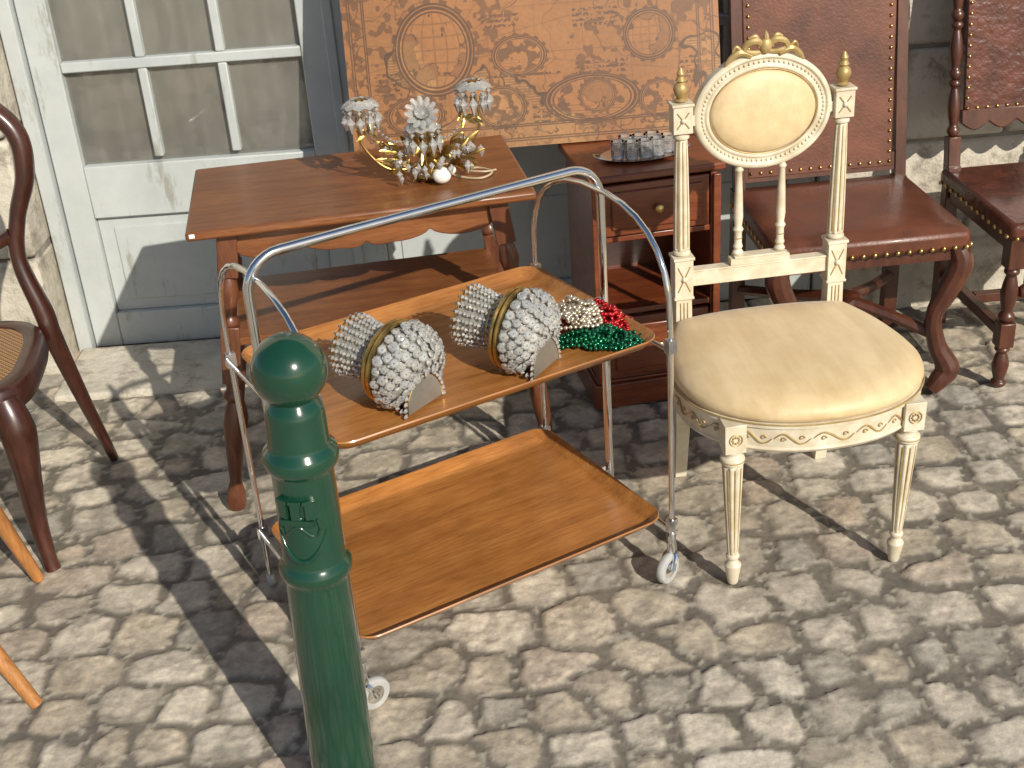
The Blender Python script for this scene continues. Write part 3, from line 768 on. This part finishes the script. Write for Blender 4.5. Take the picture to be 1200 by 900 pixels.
for sx in(-1,1):
    mb.lathe([(.010,.572),(.013,.578),(.008,.586),(.011,.592),(.0085,.60),(.0085,.625),(.012,.632),(.008,.640),(.0105,.66),(.0085,.72),(.0065,.762),(.010,.768),(.006,.775),(.008,.792)],18,T((sx*.048,.2,0)))
    gl.tube([(sx*.048+.0088*math.cos(t),.2+.0088*math.sin(t),.612) for t in np.linspace(0,6.28,14,endpoint=False)],.0012,6,closed=True)
zc=.893; ax_,az_=.150,.124
def oval(rx,rz,y,n=80): return [(rx*math.cos(2*math.pi*i/n),y,zc+rz*math.sin(2*math.pi*i/n)) for i in range(n)]
loops=[oval(ax_,az_,.218),oval(ax_,az_,.194),oval(ax_-.004,az_-.004,.190),oval(ax_-.010,az_-.010,.189),oval(ax_-.014,az_-.014,.1935),oval(ax_-.022,az_-.022,.1935),oval(ax_-.026,az_-.026,.190),oval(ax_-.031,az_-.031,.190),oval(ax_-.034,az_-.034,.196),oval(ax_-.034,az_-.034,.218)]
n=80; vs=[p for l in loops for p in l]; fs=[]
for k in range(len(loops)):
    k2=(k+1)%len(loops)
    for i in range(n): j=(i+1)%n; fs.append((k*n+i,k2*n+i,k2*n+j,k*n+j))
mb.add(vs,fs); 
for i in range(76):
    t=2*math.pi*i/76; mb.sphere(((ax_-.018)*math.cos(t),.1925,zc+(az_-.018)*math.sin(t)),.0036,6,4)
mb.obj('back_frame',creampaint,cc,bevel=.0012)
gl.tube(oval(ax_-.0335,az_-.0335,.190,60),.0012,6,closed=True)
rings=[]
for s_,yy in((1,.214),(1,.196),(.93,.188),(.75,.182),(.5,.179),(.25,.1775),(.05,.177)):
    rings.append([(s_*(ax_-.033)*math.cos(2*math.pi*i/60),yy,zc+s_*(az_-.033)*math.sin(2*math.pi*i/60)) for i in range(60)])
m2=MB(); loft(m2,rings[::1]); m2.obj('medallion_upholstery',silkm,cc,ang=70)
for s_ in(-1,1):
    gl.tube(cr([(0,.195,1.020),(s_*.018,.188,1.042),(s_*.040,.188,1.038),(s_*.045,.19,1.024),(s_*.025,.19,1.018),(0,.195,1.020)],7),[.005,.008,.007,.007,.006,.004],8)
    gl.tube(cr([(s_*.03,.192,1.014),(s_*.055,.190,1.022),(s_*.075,.192,1.008),(s_*.085,.194,.994)],7),[.008,.008,.006,.0015],8)
    gl.tube(cr([(s_*.012,.192,1.030),(s_*.022,.19,1.052),(s_*.036,.19,1.048)],7),[.006,.005,.002],8)
    gl.tube(cr([(s_*.05,.19,1.022),(s_*.062,.19,1.034),(s_*.07,.19,1.024)],6),[.005,.004,.0015],8)
gl.sphere((0,.188,1.032),.013,12,8,(1,.7,1.3)); gl.tube(cr([(0,.19,1.037),(0,.188,1.052),(0,.19,1.062)],5),[.008,.006,.001],8)
gl.obj('gilt_carving',giltpaint,cc)

# ------------------------------------------------------------------ leather chairs
def studs(mb,a,b,n,r=.0055,nrm=(0,-1,0)):
    for i in range(n):
        p=Vector(a).lerp(Vector(b),i/(n-1)); mb.sphere(p,r,8,5)
lc=empty('leather_side_chair',(.912,3.150,0),rad(3.5))
mb=MB(); 
mb.box((0,-.005,.435),(.50,.465,.055)); o=mb.obj('leather_seat',leather,lc,bevel=.016)
mb=MB(); rings=[]
def rr3(hx_,hy_,z,r=.02): return [(x,y-.005,z) for x,y in rrect(hx_,hy_,r)]
loft(mb,[rr3(.246,.228,.458),rr3(.235,.217,.466),rr3(.19,.17,.469),rr3(.1,.09,.466)]); mb.obj('seat_padding',leather,lc,ang=60)
st_=MB(); studs(st_,(-.235,-.239,.420),(.235,-.239,.420),17,.0065); studs(st_,(.2515,-.225,.420),(.2515,.21,.420),13,.0065); studs(st_,(-.2515,-.225,.420),(-.2515,.21,.420),13,.0065)
bk=MB(); lw=MB()
def backm(y0,lean): return T((0,y0,.46))@RX(-lean)
MBk=backm(.215,rad(9))
bk.prism([(-.205,.03),(.205,.03),(.215,.66),(-.215,.66)],.016,MBk)
for sx in(-1,1): lw.box((sx*.228,.004,.33),(.030,.032,.70),MBk); lw.box((sx*.228,.222,.23),(.038,.038,.46))
lw.box((0,.006,.045),(.43,.026,.05),MBk)
for sx in(-1,1): 
    for i in range(22): st_.sphere(MBk@Vector((sx*(.196+.0*i),-.009,.045+i*.028)),.0052,8,5)
for i in range(15): st_.sphere(MBk@Vector((-.196+i*.028,-.009,.045)),.0052,8,5); st_.sphere(MBk@Vector((-.196+i*.028,-.009,.64)),.0052,8,5)
bk.obj('leather_back',leather,lc,bevel=.004); st_.obj('brass_studs',brass,lc)
for sx in(-1,1):
    P=cr([(sx*.225,-.205,.41),(sx*.238,-.21,.36),(sx*.205,-.21,.28),(sx*.180,-.21,.22),(sx*.195,-.21,.14),(sx*.228,-.215,.07),(sx*.205,-.22,.035),(sx*.185,-.22,.012)],7)
    lw.tube(P,[.024,.032,.028,.021,.024,.032,.026,.020],10)
    lw.tube(cr([(sx*.20,-.205,.16),(sx*.10,-.15,.20),(0,-.10,.235)],6),[.018,.016,.018],8)
    lw.tube(cr([(sx*.22,.21,.16),(sx*.10,.05,.20),(0,-.06,.235)],6),[.016,.016,.018],8)
lw.sphere((0,-.08,.235),.035,14,8,(1,1,.7)); lw.box((0,-.20,.395),(.43,.03,.035)); lw.box((0,.21,.395),(.43,.03,.035))
for sx in(-1,1): lw.box((sx*.222,0,.395),(.03,.37,.034))
lw.obj('carved_legs',darkoak,lc,bevel=.003)
l2=empty('leather_side_chair.001',(1.500,3.17,0),rad(3))
mb=MB(); mb.box((0,-.005,.448),(.49,.47,.045)); mb.obj('leather_seat',leather2,l2,bevel=.014)
st_=MB(); studs(st_,(-.23,-.242,.434),(.23,-.242,.434),15,.006); studs(st_,(-.2465,-.22,.434),(-.2465,.21,.434),13,.006)
lw=MB();bk=MB(); MBk=backm(.215,rad(8))
turn=[(.013,0),(.020,.01),(.020,.02),(.013,.03),(.018,.055),(.0215,.085),(.017,.115),(.012,.135),(.019,.142),(.019,.15),(.013,.158)]
def turned(mb,a,b,M=None,sc_=1.0):
    a=Vector(a);b=Vector(b);L=(b-a).length; MM=align(a,b)
    if M is not None: MM=M@MM
    mb.lathe([(r*sc_,z*L/.158) for r,z in turn],18,MM)
for sx in(-1,1):
    x=sx*.215
    lw.box((x,-.205,.385),(.044,.044,.085)); turned(lw,(x,-.205,.19),(x,-.205,.343),sc_=1.05); lw.box((x,-.205,.155),(.042,.042,.07)); turned(lw,(x,-.205,.0),(x,-.205,.12),sc_=1.05)
    lw.box((x,.215,.24),(.038,.038,.48)); lw.box((x,0,.155),(.026,.37,.030)); lw.box((x,0,.404),(.026,.37,.04))
    lw.box((x,.004,.05),(.036,.036,.10),MBk)
    for q in range(3): turned(lw,(x,.004,.10+q*.155),(x,.004,.10+(q+1)*.155),MBk,.85)
    lw.box((x,.004,.60),(.036,.036,.08),MBk); lw.lathe([(.008,.64),(.018,.65),(.012,.66),(.02,.68),(.004,.71)],16,MBk@T((x,.004,0)))
turned(lw,(-.19,-.205,.27),(0,-.205,.27)); turned(lw,(.19,-.205,.27),(0,-.205,.27)); lw.box((0,.03,.155),(.40,.028,.028)); lw.box((0,-.205,.404),(.386,.03,.04)); lw.box((0,.215,.404),(.386,.03,.04))
out=[(-.196,.17)]
for i in range(41):
    t=i/40; out.append((-.196+.392*t,.135-.022*abs(math.sin(math.pi*5*t))))
out.append((.196,.17)); lw.prism(out,.022,MBk@T((0,.004,0)))
lw.box((0,.004,.63),(.392,.024,.05),MBk)
bk.prism([(-.190,.165),(.190,.165),(.190,.61),(-.190,.61)],.014,MBk)
for sx in(-1,1):
    for i in range(16): st_.sphere(MBk@Vector((sx*.182,-.008,.175+i*.028)),.0048,8,5)
for i in range(14): st_.sphere(MBk@Vector((-.182+i*.028,-.008,.175)),.0048,8,5)
bk.obj('embossed_leather_back',leather2,l2,bevel=.003); st_.obj('brass_studs',brass,l2); lw.obj('turned_frame',darkoak,l2,bevel=.003)

# ------------------------------------------------------------------ cane chair (left)
kc=empty('balloon_back_cane_chair',(-1.30,2.62,0),rad(2))
lw=MB()
so=[]
for i in range(48):
    t=2*math.pi*i/48; x=.225*math.copysign(abs(math.cos(t))**.55,math.cos(t)); y=.215*math.copysign(abs(math.sin(t))**.55,math.sin(t)); x*=1-.10*(y/.215); so.append((x,y))
loft(lw,[[(x*s_,y*s_,z) for x,y in so] for s_,z in((.90,.395),(1.0,.395),(1.02,.41),(1.0,.445),(.97,.452),(.82,.452),(.80,.447),(.80,.43))])
for sx in(-1,1):
    lw.tube(cr([(sx*.245,.285,0),(sx*.222,.235,.20),(sx*.200,.195,.40),(sx*.190,.20,.47),(sx*.158,.22,.60),(sx*.175,.235,.70),(sx*.212,.25,.80),(sx*.205,.265,.90),(sx*.12,.275,.975),(0,.28,1.0)],8),[.014,.020,.027,.028,.022,.022,.026,.028,.030,.030],10,flatten=.85)
    lw.tube(cr([(sx*.195,-.185,.43),(sx*.212,-.200,.36),(sx*.205,-.195,.24),(sx*.196,-.19,.12),(sx*.205,-.205,.03),(sx*.21,-.21,0)],8),[.032,.040,.029,.022,.017,.018],10)
lw.tube(cr([(-.155,.225,.66),(-.08,.226,.63),(-.03,.226,.665),(0,.226,.64),(.03,.226,.665),(.08,.226,.63),(.155,.225,.66)],7),[.018,.014,.018,.022,.018,.014,.018],10)
lw.tube(cr([(-.09,.226,.63),(-.04,.226,.695),(0,.226,.67),(.04,.226,.695),(.09,.226,.63)],7),.010,8)
lw.obj('carved_frame',darkred,kc,ang=60)
mb=MB(); mb.add([(x*.81,y*.81,.4485) for x,y in so],[tuple(range(48))]); mb.obj('cane_seat',canem,kc,smooth=False)

# ------------------------------------------------------------------ light wood stool (lower left, mostly out of frame)
lc3=empty('beech_stool',(-1.34,2.165,0),rad(0))
mb=MB(); loft(mb,[rr3(.19,.19,.42,.05),rr3(.20,.20,.425,.06),rr3(.20,.20,.445,.06),rr3(.19,.19,.452,.05)]); 
for sx,sy in((1,1),(1,-1),(-1,1),(-1,-1)):
    bx=.235 if sy>0 else .36
    if sx<0: bx=.235
    top=(sx*.150,sy*.15,.43); bot=(sx*bx,sy*.215,0)
    mb.tube([bot,Vector(bot).lerp(Vector(top),.5),top],[.0135,.0185,.020],12)
mb.box((0,.168,.25),(.34,.018,.03)); mb.obj('stool_frame',lightwood,lc3,bevel=.003)

# ------------------------------------------------------------------ light, sky, camera
sd=Vector((-.60,1.0,-.70)).normalized()
sun=bpy.data.lights.new('sun','SUN'); sun.energy=4.7; sun.angle=rad(.55); sun.color=(1,.93,.81)
so_=bpy.data.objects.new('sun',sun); scene.collection.objects.link(so_); so_.rotation_euler=sd.to_track_quat('-Z','Y').to_euler(); so_.location=(3,-5,4)
w=bpy.data.worlds.new('World'); scene.world=w; w.use_nodes=True; nt=w.node_tree
sky=nt.nodes.new('ShaderNodeTexSky'); sky.sky_type='NISHITA'; sky.sun_disc=False
sky.sun_elevation=math.asin(-sd.z); sky.sun_rotation=math.atan2(-sd.x,-sd.y)
nt.links.new(sky.outputs[0],nt.nodes['Background'].inputs[0]); nt.nodes['Background'].inputs[1].default_value=.09
th,r=rad(27.5),rad(4.2)
Fv=Vector((0,math.cos(th),-math.sin(th)));U0=Vector((0,math.sin(th),math.cos(th)));X0=Vector((1,0,0))
Uv=U0*math.cos(r)+X0*math.sin(r); Xv=X0*math.cos(r)-U0*math.sin(r)
cam=bpy.data.cameras.new('camera'); co=bpy.data.objects.new('camera',cam); scene.collection.objects.link(co)
M=Matrix((( Xv.x,Uv.x,-Fv.x,0),(Xv.y,Uv.y,-Fv.y,0),(Xv.z,Uv.z,-Fv.z,1.65),(0,0,0,1)))
co.matrix_world=M; cam.sensor_width=36; cam.lens=36*1480/1200; cam.clip_start=.02; cam.clip_end=300
scene.camera=co
scene.view_settings.view_transform='Standard'; scene.view_settings.look='None'; scene.view_settings.exposure=0
